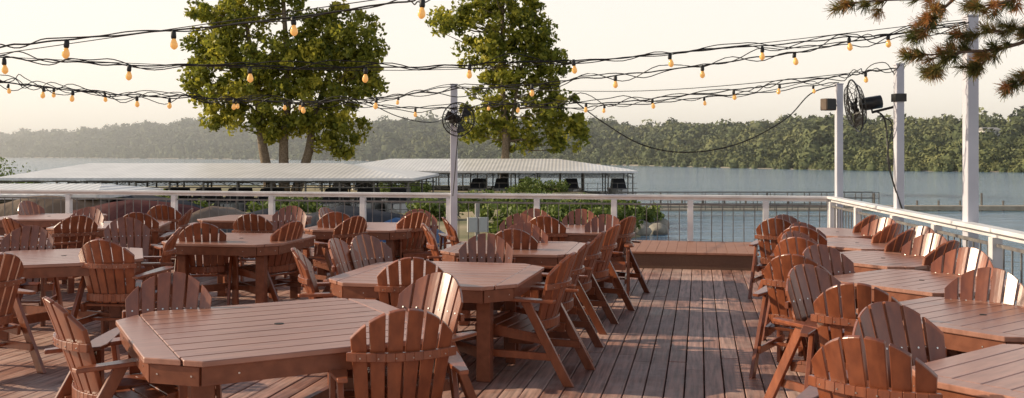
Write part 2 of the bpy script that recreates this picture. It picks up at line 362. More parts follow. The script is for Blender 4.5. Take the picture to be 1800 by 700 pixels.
cable([(1548,205,12),(1568,220,12),(1560,280,11.9),(1580,350,11.8)],"black power cable hanging down from fan",.008)
cable([(640,176,14),(700,205,14),(760,215,14.5),(798,200,16.3)],"loose black cable drooping to rear pole",.007)
cable([(805,235,16.3),(800,300,16.4),(796,345,16.4)],"black power cable running down rear pole",.008)

# ---------------------------------------------------------------- chair prototype
def make_chair():
    root=empty("deck_chair",(0,0,0),label="brown slatted adirondack-style dining chair on wooden deck",cat="chair",group="brown slatted dining chairs")
    ch=[]
    mb=MB(); NS=6
    def bmap(s,t,off):
        half=.215+.065*t
        x=s*half
        L=t*.60
        y=-.20-L*math.sin(.30)-.02*t*t
        y+= .085*(s*s)*(.6+.4*t)
        z=.37+L*math.cos(.30)*1.02
        ny=math.cos(.30); nz=math.sin(.30)
        return Vector((x,y+off*ny,z+off*nz))
    for i in range(NS):
        s0=-1+2*i/NS+.028; s1=-1+2*(i+1)/NS-.028
        nc,nr=3,10
        def topt(s): return 1.0-.27*abs(s)**2.1
        vs=[]
        for off in(.012,-.012):
            for rI in range(nr+1):
                for cI in range(nc+1):
                    s=s0+(s1-s0)*cI/nc
                    vs.append(bmap(s,topt(s)*rI/nr,off))
        W=nc+1; H=nr+1; off=W*H; fs=[]
        for rI in range(nr):
            for cI in range(nc):
                a=rI*W+cI; fs.append((a,a+W,a+W+1,a+1)[::-1]); fs.append((off+a,off+a+1,off+a+W+1,off+a+W)[::-1])
        for rI in range(nr):
            a=rI*W; fs.append((a,a+W,off+a+W,off+a)); a=rI*W+nc; fs.append((a+W,a,off+a,off+a+W))
        for cI in range(nc):
            a=cI; fs.append((a+1,a,off+a,off+a+1)[::-1]); a=nr*W+cI; fs.append((a,a+1,off+a+1,off+a)[::-1])
        mb.add(vs,fs)
    for t,h in((.60,.026),(.10,.04)):
        rows=[bmap(s,t,-.026) for s in np.linspace(-1.06 if t>.3 else -1,1.06 if t>.3 else 1,13)]
        for a,b in zip(rows[:-1],rows[1:]):
            mb.beam(a,b+(b-a)*.03,.024,h*1.7)
    for t in(.62,.14):
        for i in range(NS):
            sc=-1+2*(i+.5)/NS
            p=bmap(sc,t,.0128); q=bmap(sc,t,.016); mb.tube([p,q],.0055,6,mi=1)
            if t>.3:
                p=bmap(sc,t-.02,-.038); q=bmap(sc,t-.02,-.042); mb.tube([p,q],.004,6,mi=1)
    me=mb.mesh("backrest",[M_chair,M_screw]); bm=bmesh.new(); bm.from_mesh(me); bmesh.ops.recalc_face_normals(bm,faces=bm.faces)
    es=[e for e in bm.edges if len(e.link_faces)==2 and e.calc_face_angle(0)>0.9 and e.link_faces[0].material_index==0 and e.calc_length()>.012]
    bmesh.ops.bevel(bm,geom=es,offset=.003,segments=1,affect='EDGES',clamp_overlap=True); bm.to_mesh(me); bm.free()
    ch.append(ob("backrest",me,root))
    mb=MB()
    for k in range(6):
        y=.27-.088*k; z=.425-.014*k+(.0 if k else -.008); R=Matrix.Rotation(.16 if k else -.25,3,'X')
        mb.box((0,y,z),(.53,.080,.022),R)
    mb.box((0,.305,.38),(.53,.022,.07))
    for sx in(-1,1): mb.beam((sx*.245,.30,.385),(sx*.245,-.24,.325),.03,.075)
    ch.append(ob("seat",mb.mesh("seat",[M_chair],bevel=.003),root))
    for sx in(-1,1):
        out=[(.0,.36),(.045,.33),(.062,.25),(.058,.05),(.035,-.2),(.02,-.33),(-.03,-.34),(-.045,-.2),(-.055,.05),(-.058,.25),(-.04,.34)]
        vs=[(sx*(.305+x),y,.640-.02*(.36-y)) for x,y in out]+[(sx*(.305+x),y,.617-.02*(.36-y)) for x,y in out]
        N=len(out); fs=[tuple(range(N)),tuple(range(2*N-1,N-1,-1))]+[(i,i+N,(i+1)%N+N,(i+1)%N) for i in range(N)]
        mb=MB(); mb.add(vs,fs); mb.beam((sx*.305,.2,.60),(sx*.305,.29,.56),.022,.03)
        me=mb.mesh("armrest",[M_chair]); bm=bmesh.new(); bm.from_mesh(me); bmesh.ops.recalc_face_normals(bm,faces=bm.faces)
        bmesh.ops.bevel(bm,geom=[e for e in bm.edges if len(e.link_faces)==2 and e.calc_face_angle(0)>1.2],offset=.004,segments=1,affect='EDGES'); bm.to_mesh(me); bm.free()
        ch.append(ob("armrest",me,root))
        mb=MB(); mb.box((sx*.290,.235,.305),(.028,.085,.61)); ch.append(ob("leg",mb.mesh("front_leg",[M_chair],bevel=.004),root))
        mb=MB()
        v=[(-.06,.615),(-.135,.615),(-.48,.0),(-.40,.0)]
        vs=[(sx*.276,y,z) for y,z in v]+[(sx*.304,y,z) for y,z in v]
        mb.add(vs,[(0,1,2,3),(7,6,5,4),(0,4,5,1),(1,5,6,2),(2,6,7,3),(3,7,4,0)])
        me=mb.mesh("rear_leg",[M_chair]); bm=bmesh.new(); bm.from_mesh(me); bmesh.ops.recalc_face_normals(bm,faces=bm.faces)
        bmesh.ops.bevel(bm,geom=list(bm.edges),offset=.003,segments=1,affect='EDGES'); bm.to_mesh(me); bm.free()
        ch.append(ob("leg",me,root))
    mb=MB()
    for sx in(-1,1): mb.beam((sx*.262,.24,.20),(sx*.262,-.36,.20),.024,.055)
    mb.box((0,-.05,.20),(.50,.055,.022))
    ch.append(ob("stretcher",mb.mesh("stretcher",[M_chair],bevel=.003),root))
    return root,ch
chr_,chp=make_chair()
CH=[
 (-2.45,4.88,40),(-2.16,5.98,-76),(-.50,4.50,106),(-.42,5.95,-128),
 (-.72,6.78,97),(-1.78,7.5,12),(-1.62,8.35,-12),(-1.42,8.75,-35),(.50,7.15,158),(.68,8.0,163),(-.24,8.9,-88),
 (.0,9.4,90),(.12,10.35,-85),(.93,9.15,165),(1.15,10.0,150),(.1,11.9,-90),(.38,11.4,80),(1.17,11.75,-100),(1.47,11.35,140),(-.85,11.2,8),(-1.0,10.2,5),
 (.95,12.9,-95),(.3,13.0,-85),
 (-3.80,7.05,155),(-3.62,8.2,85),(-5.06,9.9,-80),(-6.0,11.1,60),(-5.3,11.5,130),(-7.9,15.2,-20),(-6.0,13.4,-90),(-7.3,12.4,-45),(-4.62,11.2,-60),(-4.85,12.1,100),
 (-3.38,9.65,196),(-3.40,10.25,100),(-4.4,13.0,190),(-3.3,11.8,90),(-2.4,10.5,150),(-2.7,13.3,-20),(-2.3,12.2,90),(-1.86,11.4,140),(-1.2,12.2,130),(-1.3,12.9,-80),
 (-5.2,13.9,95),(-8.3,13.6,70),(-3.2,13.7,-95),(-6.9,11.2,30),
 (1.42,3.82,52),(1.87,4.78,-76),(1.98,5.42,60),(1.96,6.4,-62),(2.08,7.0,58),(2.52,7.8,-72),(2.55,8.45,55),(2.72,9.2,-62),(2.98,9.75,58),(3.15,10.35,-70),(3.08,11.0,60),(3.35,11.7,-70),
 (3.18,6.2,-136),(3.70,7.55,-145),(3.86,8.15,128),(4.02,8.9,-150),(3.98,9.3,128),(4.32,9.8,-150),(4.2,10.2,128),(4.45,11.1,-150),(4.5,11.6,130),(3.3,4.7,-140),
]
first=True
for X,Y,A in CH:
    A+=random.uniform(-3,3); a=math.radians(A); loc=(X+.42*math.cos(a),Y+.42*math.sin(a),0.001); rz=a-math.pi/2
    if first: chr_.location=loc; chr_.rotation_euler=(0,0,rz); first=False
    else: clone(chr_,chp,loc,rz)

# ---------------------------------------------------------------- table prototype
def make_table():
    root=empty("dining_table",(0,0,0),label="brown slatted square dining table with clipped corners",cat="table",group="brown outdoor dining tables")
    parts=[]; h=.70; c=.20
    def clipx(y): return h-max(0,abs(y)-(h-c))
    mb=MB()
    NB=8; inner=h-.13
    y=-inner; w=2*inner/NB
    for k in range(NB):
        y0=-inner+k*w+.003; y1=-inner+(k+1)*w-.003
        a0=min(inner,clipx(y0)-.0);a1=min(inner,clipx(y1))
        z0,z1=.712,.74
        vs=[(-a0,y0,z0),(a0,y0,z0),(a1,y1,z0),(-a1,y1,z0),(-a0,y0,z1),(a0,y0,z1),(a1,y1,z1),(-a1,y1,z1)]
        mb.add(vs,[(0,3,2,1),(4,5,6,7),(0,1,5,4),(1,2,6,5),(2,3,7,6),(3,0,4,7)],0,random.random())
    def prism(poly):
        N=len(poly); vs=[(x,y,.712) for x,y in poly]+[(x,y,.7405) for x,y in poly]
        mb.add(vs,[tuple(range(N))[::-1],tuple(range(N,2*N))]+[(i,(i+1)%N,(i+1)%N+N,i+N) for i in range(N)])
    e=.003
    for sg in(1,-1):
        P=[(-(h-c),-h),(h-c,-h),(h-c+.065,-h+.065),(h-c+.065,-inner-e),(-(h-c)-.065,-inner-e),(-(h-c)-.065,-h+.065)]
        P=[(x*sg,yy*sg) for x,yy in P]; prism(P)
        Q=[(inner+e,-(h-(inner+e-(h-c)))),(h,-(h-c)),(h,h-c),(inner+e,h-(inner+e-(h-c)))]
        Q=[(x*sg,yy*sg) for x,yy in Q]; prism(Q)
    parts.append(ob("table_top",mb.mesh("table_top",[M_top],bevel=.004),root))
    mb=MB(); mb.tube([(0,0,.7395),(0,0,.7425)],.024,16); parts.append(ob("umbrella_hole",mb.mesh("umbrella_hole",[M_hole]),root))
    mb=MB(); k=h-.035
    oct_=[(-(h-c),-k),(h-c,-k),(k,-(h-c)),(k,h-c),(h-c,k),(-(h-c),k),(-k,h-c),(-k,-(h-c))]
    for i in range(8):
        a=Vector(oct_[i]+(.664,));b=Vector(oct_[(i+1)%8]+(.664,)); mb.beam(a,b,.03,.09)
    mb.beam((-.6,0,.68),(.6,0,.68),.09,.05); mb.beam((0,-.6,.66),(0,.6,.66),.09,.05)
    for i in range(8):
        a=Vector(oct_[i]);b=Vector(oct_[(i+1)%8])
        nrm=((a+b)/2).normalized()
        for t in(.15,.85):
            p=a.lerp(b,t)+nrm*.0155; mb.tube([(p.x,p.y,.665),(p.x+nrm.x*.002,p.y+nrm.y*.002,.665)],.006,6,mi=1)
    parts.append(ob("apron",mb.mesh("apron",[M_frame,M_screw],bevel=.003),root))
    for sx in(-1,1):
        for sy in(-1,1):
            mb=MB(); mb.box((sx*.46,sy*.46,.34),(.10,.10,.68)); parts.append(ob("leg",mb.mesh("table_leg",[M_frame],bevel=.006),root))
    mb=MB(); mb.beam((-.46,-.46,.2),(.46,.46,.2),.035,.08); mb.beam((-.46,.46,.2),(-.02,.02,.2),.035,.08);mb.beam((.02,-.02,.2),(.46,-.46,.2),.035,.08)
    parts.append(ob("stretcher",mb.mesh("table_stretcher",[M_frame]),root))
    return root,parts
tr,tp=make_table()
TB=[(-1.32,5.32,29,1.14),(-.58,7.65,-14,1.08),(.06,9.75,-12,1),(.72,12.2,-10,1),(-4.25,8.9,20,1),(-3.1,10.75,-10,1),(-1.95,12.6,-8,1),(-5.5,12.9,10,1),(-3.9,14.3,-11,1),(-7.2,14.6,0,1),
 (2.5,4.02,38,.86),(2.82,5.62,36,.83),(3.13,7.17,38,.80),(3.44,8.7,36,.80),(3.75,10.2,37,.80),(4.04,11.65,36,.80)]
first=True
for X,Y,A,sc in TB:
    if first: tr.location=(X,Y,.001); tr.rotation_euler=(0,0,math.radians(A)); tr.scale=(sc,sc,1); first=False
    else: 
        t=clone(tr,tp,(X,Y,.001),math.radians(A+random.uniform(-2,2)),1); t.scale=(sc,sc,1)

# ---------------------------------------------------------------- water, land, hills
ZW=-3.5
me=bpy.data.meshes.new("lake"); me.from_pydata([(-4000,-200,0),(4000,-200,0),(4000,6000,0),(-4000,6000,0)],[],[(0,1,2,3)]); me.materials.append(M_water)
ob("lake_water",me,loc=(0,0,ZW),kind="structure",label="rippled blue-grey lake",cat="water")
gx=np.linspace(-160,30,190); gy=np.linspace(12,150,140)
V=[]
def land(x,y):
    nn=noise.noise(Vector((x*.08,y*.08,0)))*3+noise.noise(Vector((x*.3,y*.3,4)))*1
    edge=.15*y+nn-1.0 if y<66 else 10+nn-(y-66)*.55
    d1=min(edge-x, 150)
    d2=min(70+nn*1.5-y, 300)
    isl=1-(((x+24)/38)**2+((y-108)/24)**2)
    a=min(d1,d2); a=max(a,isl*16+nn*.4)
    return ZW-1+min(2.1,max(0,(a+2)*.35))+nn*.05
for y in gy:
    for x in gx: V.append((x,y,land(x,y)))
W=len(gx); Fq=[(j*W+i,j*W+i+1,(j+1)*W+i+1,(j+1)*W+i) for j in range(len(gy)-1) for i in range(W-1)]
me=bpy.data.meshes.new("shore"); me.from_pydata(V,[],Fq); me.materials.append(M_ground); me.polygons.foreach_set("use_smooth",[True]*len(Fq))
ob("shore_ground",me,kind="structure",label="grassy gravel shore below the deck",cat="ground")

HW=EYE-ZW
shu=[-500,0,300,600,1000,1300,1500,1800,2400]; shy=[276,277,279,282,288.5,296,300,303.5,306]
rdu=[-500,0,130,250,350,420,560,640,700,760,850,1000,1060,1140,1200,1330,1400,1480,1600,1700,1800,2400]
rdy=[240,238,232,219,210,215,217,211,204,207,210,212,210,219,213,212,204,206,209,204,203,200]
def hillpt(u,t):
    d0=F*HW/(np.interp(u,shu,shy)-HY); D=np.interp(u,[-500,600,1000,1500,2400],[500,420,260,150,140])
    d=d0+D*t
    dr=d0+D*.8
    zr=EYE+(HY-np.interp(u,rdu,rdy))*dr/F-np.interp(u,[0,600,1000,1500],[15,13,8.5,6])
    s=min(1,t/.8); prof=(s*s*(3-2*s))*.55+.45*s
    z=ZW-.6+(zr-ZW)*prof if t<=.8 else zr-(t-.8)*zr*.4
    z+=noise.noise(Vector((u*.012,t*3,0)))*.12*abs(zr)*s
    return (u-900)/F*d,d,z,d0
us=np.linspace(-500,2400,180); ts=np.linspace(0,1.6,24)
V=[hillpt(u,t)[:3] for t in ts for u in us]; W=len(us)
Fq=[(j*W+i,j*W+i+1,(j+1)*W+i+1,(j+1)*W+i) for j in range(len(ts)-1) for i in range(W-1)]
me=bpy.data.meshes.new("hill"); me.from_pydata(V,[],Fq); me.materials.append(M_hill)
ob("hills",me,kind="structure",label="wooded hills across the lake",cat="hills")
def ico(sub):
    bm=bmesh.new(); bmesh.ops.create_icosphere(bm,subdivisions=sub,radius=1); v=np.array([x.co[:] for x in bm.verts]); f=np.array([[q.index for q in p.verts] for p in bm.faces]); bm.free(); return v,f
CP=[]
for _ in range(11500):
    u=rng.uniform(-350,2150)
    if u<800 and rng.random()<.3: continue
    t=rng.random()**.8
    x,y,z,d0=hillpt(u,t)
    r=np.interp(d0,[250,400,900,1700],[1.7,2.3,4.2,6.6])*rng.lognormal(0,.33)
    CP.append((x,y,z+r*.7,r))
for u in np.arange(-350,2150,2.2):
    x,y,z,d0=hillpt(u+rng.uniform(-2,2),rng.uniform(0,.06)); r=np.interp(d0,[250,400,900,1700],[1.3,2.,4,6])*rng.uniform(.4,1.25)
    CP.append((x,y,z+r*.7,r))
CP=np.array(CP); NCr=len(CP)
haze=np.clip((CP[:,1]-230)/800,0,1)**.55*.92+.05  # painted haze, mixes crowns towards the far ramp with distance
patch=np.array([noise.noise(Vector((c[0]*.02,c[1]*.02,c[2]*.06))) for c in CP])
treesh=np.clip(rng.normal(.5,.15,NCr)+patch*.5,0.02,.98)
K=90
c=np.repeat(CP[:,:3],K,0); r=np.repeat(CP[:,3],K)[:,None]
d=rng.normal(size=(NCr*K,3)); d/=np.linalg.norm(d,axis=1,keepdims=True); d[:,2]=np.where(d[:,2]<-.2,-d[:,2],d[:,2])
asp=np.repeat(rng.uniform(.85,1.6,NCr),K)[:,None]
p=c+d*r*rng.uniform(.6,1.12,(NCr*K,1))*np.concatenate([np.ones((NCr*K,2)),asp],1)
nrm=d+rng.normal(0,.6,size=d.shape); nrm/=np.linalg.norm(nrm,axis=1,keepdims=True)
a=np.cross(nrm,rng.normal(size=d.shape)); a/=np.linalg.norm(a,axis=1,keepdims=True); b_=np.cross(nrm,a)
s=r*rng.uniform(.12,.30,(NCr*K,1))
V=np.stack([p-a*s-b_*s*.6,p+a*s-b_*s*.6,p+b_*s],1).reshape(-1,3)
Ft=np.arange(NCr*K*3).reshape(-1,3)
shd=np.clip(np.repeat(treesh,K)+rng.normal(0,.10,NCr*K)+d[:,2]*.15,0,1)  # crown shading put into the colour, upward leaves lighter
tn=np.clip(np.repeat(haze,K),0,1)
iv,iff=ico(1)
Vc=(CP[:,None,:3]+iv[None]*CP[:,None,3:4]*.85).reshape(-1,3); Fc=(iff[None]+(np.arange(NCr)*len(iv))[:,None,None]).reshape(-1,3)+len(V)
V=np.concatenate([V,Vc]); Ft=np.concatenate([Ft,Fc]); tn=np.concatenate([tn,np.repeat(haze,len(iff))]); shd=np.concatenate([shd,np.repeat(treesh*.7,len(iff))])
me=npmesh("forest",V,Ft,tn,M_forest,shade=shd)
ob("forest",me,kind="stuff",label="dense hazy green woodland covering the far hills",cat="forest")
mb=MB(); prev=None
for u in np.linspace(-500,2400,160):
    x,y,z,d0=hillpt(u,-.004); h=d0*.9/F+random.random()*.3; cur=(x,y)
    if prev: mb.add([(prev[0],prev[1],ZW-.5),(cur[0],cur[1],ZW-.5),(cur[0],cur[1]+3,ZW+h),(prev[0],prev[1]+3,ZW+h)],[(0,1,2,3)])
    prev=cur
M_strip=simple("pale_shore",(0.20,0.18,0.14),(0.32,0.28,0.22),.1,0.9,0)
ob("far_shoreline",mb.mesh("far_shoreline",[M_strip]),kind="structure",label="pale rocky shoreline across the lake",cat="shoreline")
root=empty("hillside_house",pt(1738,238,345),.2,label="small white house among trees on the hill",cat="house")
mb=MB(); mb.box((0,0,.8),(6,4,2.4)); ob("wall",mb.mesh("wall",[M_house]),root)
mb=MB(); mb.add([(-3.5,-2.5,2.0),(3.5,-2.5,2.0),(3.5,2.5,2.0),(-3.5,2.5,2.0),(-3.5,0,2.9),(3.5,0,2.9)],[(0,1,5,4),(2,3,4,5),(0,4,3),(1,2,5),(0,3,2,1)]); ob("roof",mb.mesh("roof",[M_steel]),root)
for k in range(3):
    mb=MB(); mb.box((-2+2*k,-2.02,.9),(1.0,.06,1.0)); ob("window",mb.mesh("window",[M_glassd]),root)
m=bpy.data.materials.new("lake_haze"); m.use_nodes=True; n=m.node_tree.nodes; l=m.node_tree.links; n.remove(n["Principled BSDF"])
vs_=n.new("ShaderNodeVolumeScatter"); vs_.inputs["Color"].default_value=(.96,.98,1,1); vs_.inputs["Density"].default_value=.00044; vs_.inputs["Anisotropy"].default_value=.3
l.new(vs_.outputs[0],n["Material Output"].inputs["Volume"])
mb=MB(); mb.box((0,1400,28),(6000,2440,62.9)); ob("haze_air",mb.mesh("haze_air",[m]),kind="structure",label="thin warm haze over the lake",cat="haze")

# ---------------------------------------------------------------- broadleaf trees
def leaves(centers,radii,per,size,tonef):
    n=len(centers)*per
    c=np.repeat(centers,per,0); r=np.repeat(radii,per)[:,None]
    d=rng.normal(size=(n,3)); d/=np.linalg.norm(d,axis=1,keepdims=True)
    rad=rng.random((n,1))**.45
    p=c+d*rad*r*np.array([1,1,.75])
    a=rng.normal(size=(n,3)); a/=np.linalg.norm(a,axis=1,keepdims=True)
    b=np.cross(a,rng.normal(size=(n,3))); b/=np.linalg.norm(b,axis=1,keepdims=True)
    s=size*rng.uniform(.6,1.3,(n,1))
    V=np.stack([p-a*s,p+b*s*.6,p+a*s,p-b*s*.6],1).reshape(-1,3)
    Fq=np.arange(n*4).reshape(-1,4)
    return V,Fq,np.clip(tonef(p)+rng.normal(0,.16,n),0,1)
def tree(name_label,d,base_px,lobes,trunks,nclump,per,size,rcl,seedz):
    s=F/d; bx=(base_px-900)/s; base=Vector((bx,d,-1.9))
    cs=[];rs=[];areas=np.array([l[2]*l[3] for l in lobes],float); areas/=areas.sum()
    for _ in range(nclump):
        l=lobes[rng.choice(len(lobes),p=areas)]
        v=rng.normal(size=3); v/=np.linalg.norm(v); rr=rng.random()**.42
        x=l[0]+v[0]*rr*l[2]; y=l[1]-v[2]*rr*l[3]; dep=v[1]*rr*l[2]*.95
        cs.append(((x-900)/s-bx, dep/s, EYE+(HY-y)/s-base.z)); rs.append(rcl*rng.uniform(.55,1.35))
    cs=np.array(cs);rs=np.array(rs)
    tones=.5+rng.normal(0,.15,len(cs))
    def tf(p): return np.repeat(tones,per)
    V,Fq,T=leaves(cs,rs,per,size,tf)
    root=empty("shade_tree",base,label=name_label,cat="tree",group="tall leafy shoreline trees")
    mb=MB()
    tops=[]
    for (px0,px1,pyt,r0) in trunks:
        p0=Vector(((px0-900)/s-bx,0,-.3)); p1=Vector(((px1-900)/s-bx,rng.uniform(-1,1),EYE+(HY-pyt)/s-base.z))
        mid=p0.lerp(p1,.5)+Vector((rng.uniform(-.5,.5),rng.uniform(-.5,.5),0))
        pts=cat([p0,p0.lerp(p1,.25)+Vector((rng.uniform(-.3,.3),0,0)),mid,p1],6); mb.tube(pts,list(np.linspace(r0,r0*.3,len(pts))),8)
        tops+=pts[6:]
    idx=rng.choice(len(cs),min(90,len(cs)),replace=False)
    for i in idx:
        c=Vector(cs[i]); st=min(tops,key=lambda q:(q-c).length+ (4 if q.z>c.z-.5 else 0))
        m_=st.lerp(c,.5)+Vector((0,0,-.05*(c-st).length)); L=(c-st).length
        mb.tube([st,m_,c],[.03+.014*L,.03+.008*L,.02],5)
    ob("trunk",mb.mesh("trunk",[M_bark],True),root)
    ob("crown",npmesh("crown",V,Fq,T,M_leaf),root)
L1=[(405,30,80,55),(480,-15,85,50),(585,65,85,60),(635,135,42,48),(415,120,90,65),(520,140,110,85),(415,200,55,38),(575,215,70,48),(495,225,50,26),(368,85,42,50),(596,255,30,20),(350,140,22,40),(645,80,28,35)]
tree("broad multi-stem cottonwood with dense warm-lit green crown",97,495,L1,[(478,430,20,.62),(500,500,-20,.6),(520,600,60,.6),(470,455,130,.45)],600,62,.27,1.05,1)
L2=[(860,5,95,48),(795,38,45,34),(925,48,45,45),(870,95,70,45),(950,118,48,36),(890,155,65,36),(965,190,55,36),(862,208,52,36),(992,240,38,26),(905,245,45,22),(832,245,26,22),(1010,215,20,25),(955,80,30,25)]
tree("tall slender sycamore with open airy green crown",124,886,L2,[(886,884,-20,.62),(886,930,60,.35)],390,50,.34,1.2,2)

def bush(c,r,n,label,tone=.5,sz=.10):
    c=Vector(c); nc=int(n); cs=rng.normal(size=(nc,3)); cs/=np.linalg.norm(cs,axis=1,keepdims=True); cs*=rng.random((nc,1))**.4*np.array(r); cs[:,2]=np.abs(cs[:,2])
    V,Fq,T=leaves(cs,np.full(nc,min(r)*.35),36,sz,lambda p:np.full(len(p),tone))
    root=empty("shore_bush",c,label=label,cat="bush",group="green shoreline bushes")
    ob("foliage",npmesh("foliage",V,Fq,T,M_bush),root)
    mb=MB()
    for k in range(7):
        q=cs[rng.integers(nc)]; mb.tube([(0,0,-.4),tuple(q*.5),tuple(q)],[.06,.04,.02],5)
    ob("stems",mb.mesh("stems",[M_bark]),root)
for X,Y,Z,rx,rz,nn in ((8.0,66,-3.0,2.8,1.6,60),(4.5,64,-2.9,2.6,1.7,60),(6.2,58,-2.8,2.0,1.3,40),(1.0,70,-2.8,3.2,1.9,70),(-2.5,72,-2.8,2.6,1.6,60),(-.5,50,-2.6,1.8,1.5,40),(2.6,54,-2.7,1.8,1.3,40),(-5,60,-2.6,2,1.6,40),
   (9.6,71,-3.2,1.8,1.1,30),(-12,100,-2.6,4,2.0,60),(3,104,-2.6,3.6,1.8,60),(-24,66,-2.6,3,1.6,50),(-33,62,-2.6,3,1.6,50),(-16,68,-2.6,3,1.5,50),(-29,70,-2.6,3.4,1.7,50),(-55,98,-2.6,6,4.0,90),(-70,104,-2.6,6,4.6,90),(-63,101,-2.6,5,3.6,80)):
    bush((X,Y,Z),(rx,rx*.8,rz),nn,"low leafy green bush on the shore",.5+random.uniform(-.1,.15),.16)
bmr=ico(2)
for k in range(34):
    t=random.random(); y=60+14*t; x=.15*y+random.uniform(-1.6,.9) if y<66 else 10-(y-66)*.5+random.uniform(-1,1)
    v,f=bmr; j=1+rng.normal(0,.12,(len(v),1)); r=random.uniform(.35,.8)
    q=v*j*np.array([r,r*.8,r*.6]); me=npmesh("rock",q,f,np.full(len(f),.5),M_rock)
    ob("shore_rock",me,loc=(x,y,ZW+.25),rz=random.random()*6,label="grey-tan riprap boulder at water edge",cat="rock",group="riprap rocks along the shore")

# ---------------------------------------------------------------- boathouses
def hullmesh(L,mat,nm):
    st=[(-.5,.8,.1),(-.3,1.0,.05),(0,1.05,.05),(.25,.85,.15),(.42,.45,.35),(.5,.04,.7)]
    vs=[];fs=[]
    for t,w,k in st:
        X=t*L; vs+= [(X,-w,1.0),(X,-w*.8,k+.1),(X,0,k-.15),(X,w*.8,k+.1),(X,w,1.0)]
    for i in range(len(st)-1):
        for j in range(4): a=i*5+j; fs.append((a,a+1,a+6,a+5))
        a=i*5; fs.append((a+4,a,a+5,a+9))
    fs.append((0,1,2,3,4))
    mb=MB(); mb.add(vs,fs); return mb.mesh(nm,[mat])
hm=hullmesh(7,M_hull,"moored_hull")
mb=MB(); mb.add([(-1.6,-.7,1.0),(1.4,-.7,1.0),(1.4,.7,1.0),(-1.6,.7,1.0),(-1.3,-.6,1.9),(.6,-.55,1.9),(.6,.55,1.9),(-1.3,.6,1.9)],[(0,1,5,4),(1,2,6,5),(2,3,7,6),(3,0,4,7),(4,5,6,7)]); cabm=mb.mesh("cabin",[M_navy])
def boathouse(x0,x1,yf,yb,ze,zr,inl,inr,rot,label,ncol,slips=True):
    cx,cy=(x0+x1)/2,(yf+yb)/2; root=empty("boathouse",(cx,cy,ZW),rot,label=label,cat="boathouse",group="open marina boathouses with white roofs")
    hx=(x1-x0)/2; hy=(yb-yf)/2; e=ze-ZW; r=zr-ZW
    mb=MB()
    mb.add([(-hx,-hy,e),(hx,-hy,e),(hx,hy,e),(-hx,hy,e),(-hx+inl,0,r),(hx-inr,0,r)],[(0,1,5,4),(2,3,4,5),(3,0,4),(1,2,5)])
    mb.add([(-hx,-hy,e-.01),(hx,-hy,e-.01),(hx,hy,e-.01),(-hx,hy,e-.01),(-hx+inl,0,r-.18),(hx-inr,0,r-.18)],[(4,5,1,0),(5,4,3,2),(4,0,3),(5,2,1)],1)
    ob("roof",mb.mesh("roof",[M_roof,M_under]),root)
    mb=MB()
    for a,b in(((-hx,-hy),(hx,-hy)),((hx,-hy),(hx,hy)),((hx,hy),(-hx,hy)),((-hx,hy),(-hx,-hy))):
        mb.beam((a[0],a[1],e-.1),(b[0],b[1],e-.1),.06,.2)
    ob("fascia",mb.mesh("fascia",[M_white]),root)
    mb=MB()
    rows=4
    for j in range(rows):
        y=-hy+.4+(2*hy-.8)*j/(rows-1)
        mb.beam((-hx+.3,y,e-.3),(hx-.3,y,e-.3),.06,.08); mb.beam((-hx+.3,y,e-.75),(hx-.3,y,e-.75),.06,.08)
        nz=int(hx*2/1.2)
        for i in range(nz):
            xa=-hx+.3+(2*hx-.6)*i/nz; xb=-hx+.3+(2*hx-.6)*(i+1)/nz; za,zb=(e-.3,e-.75) if i%2 else (e-.75,e-.3)
            mb.beam((xa,y,za),(xb,y,zb),.035,.035)
    for i in range(ncol):
        x=-hx+.5+(2*hx-1)*i/(ncol-1); mb.beam((x,-hy+.3,e-.36),(x,hy-.3,e-.36),.06,.1)
    ob("truss",mb.mesh("truss",[M_dsteel]),root)
    cm=MB(); cm.tube([(0,0,.3),(0,0,e-.42)],.085,6); cme=cm.mesh("column",[M_dsteel])
    for i in range(ncol):
        for j in(0,1,2):
            x=-hx+.5+(2*hx-1)*i/(ncol-1); y=-hy+.4+(2*hy-.8)*j/2; ob("column",cme,root,loc=(x,y,0))
    mb=MB()
    for y in(-hy+.6,0,hy-.6): mb.box((0,y,.25),(2*hx,1.3,.35))
    for i in range(0,ncol,2):
        x=-hx+.5+(2*hx-1)*i/(ncol-1); mb.box((x,0,.255),(.8,2*hy-2,.3))
    ob("dock",mb.mesh("dock",[M_dockwood]),root)
    mb=MB()
    for z in(.9,1.4,2.0):
        mb.beam((-hx,-hy+.1,z),(hx,-hy+.1,z),.05,.05)
    nb=int(2*hx/1.1)
    for k in range(nb): mb.beam((-hx+2*hx*k/nb,-hy+.1,.4),(-hx+2*hx*k/nb,-hy+.1,2.0),.05,.05,up=(0,1,0))
    ob("dock_rail",mb.mesh("dock_rail",[M_dsteel]),root)
    if slips:
        for i in range(ncol-1):
            if random.random()<.8:
                x=-hx+.5+(2*hx-1)*(i+.5)/(ncol-1)
                c_,s_=math.cos(rot),math.sin(rot); yy=-hy*.45; wx=cx+x*c_-yy*s_; wy=cy+x*s_+yy*c_
                b=empty("moored_boat",(wx,wy,ZW+.0),-math.pi/2+rot+random.uniform(-.05,.05),label="white motorboat moored in a covered slip",cat="boat",group="motorboats moored in covered slips")
                b.scale=(1.15,1.15,1.25); ob("hull",hm,b); ob("cabin",cabm,b)
boathouse(-41,-7.4,74,92,-.15,.95,3.5,7.5,-.03,"long open boathouse with white corrugated roof",13)
boathouse(-22,14.6,106,124,-.15,1.2,7,9,-.06,"open boathouse with white corrugated roof over slips",14)
boathouse(-33,-18.6,42,50,-.1,.28,1,1.5,0,"low boathouse with flat white roof",6,False)
root=empty("floating_dock",(48,87,ZW),-.02,label="long low floating walkway crossing the water",cat="dock")
mb=MB(); mb.box((0,0,.28),(70,1.6,.36)); ob("walkway",mb.mesh("walkway",[M_dockwood]),root)
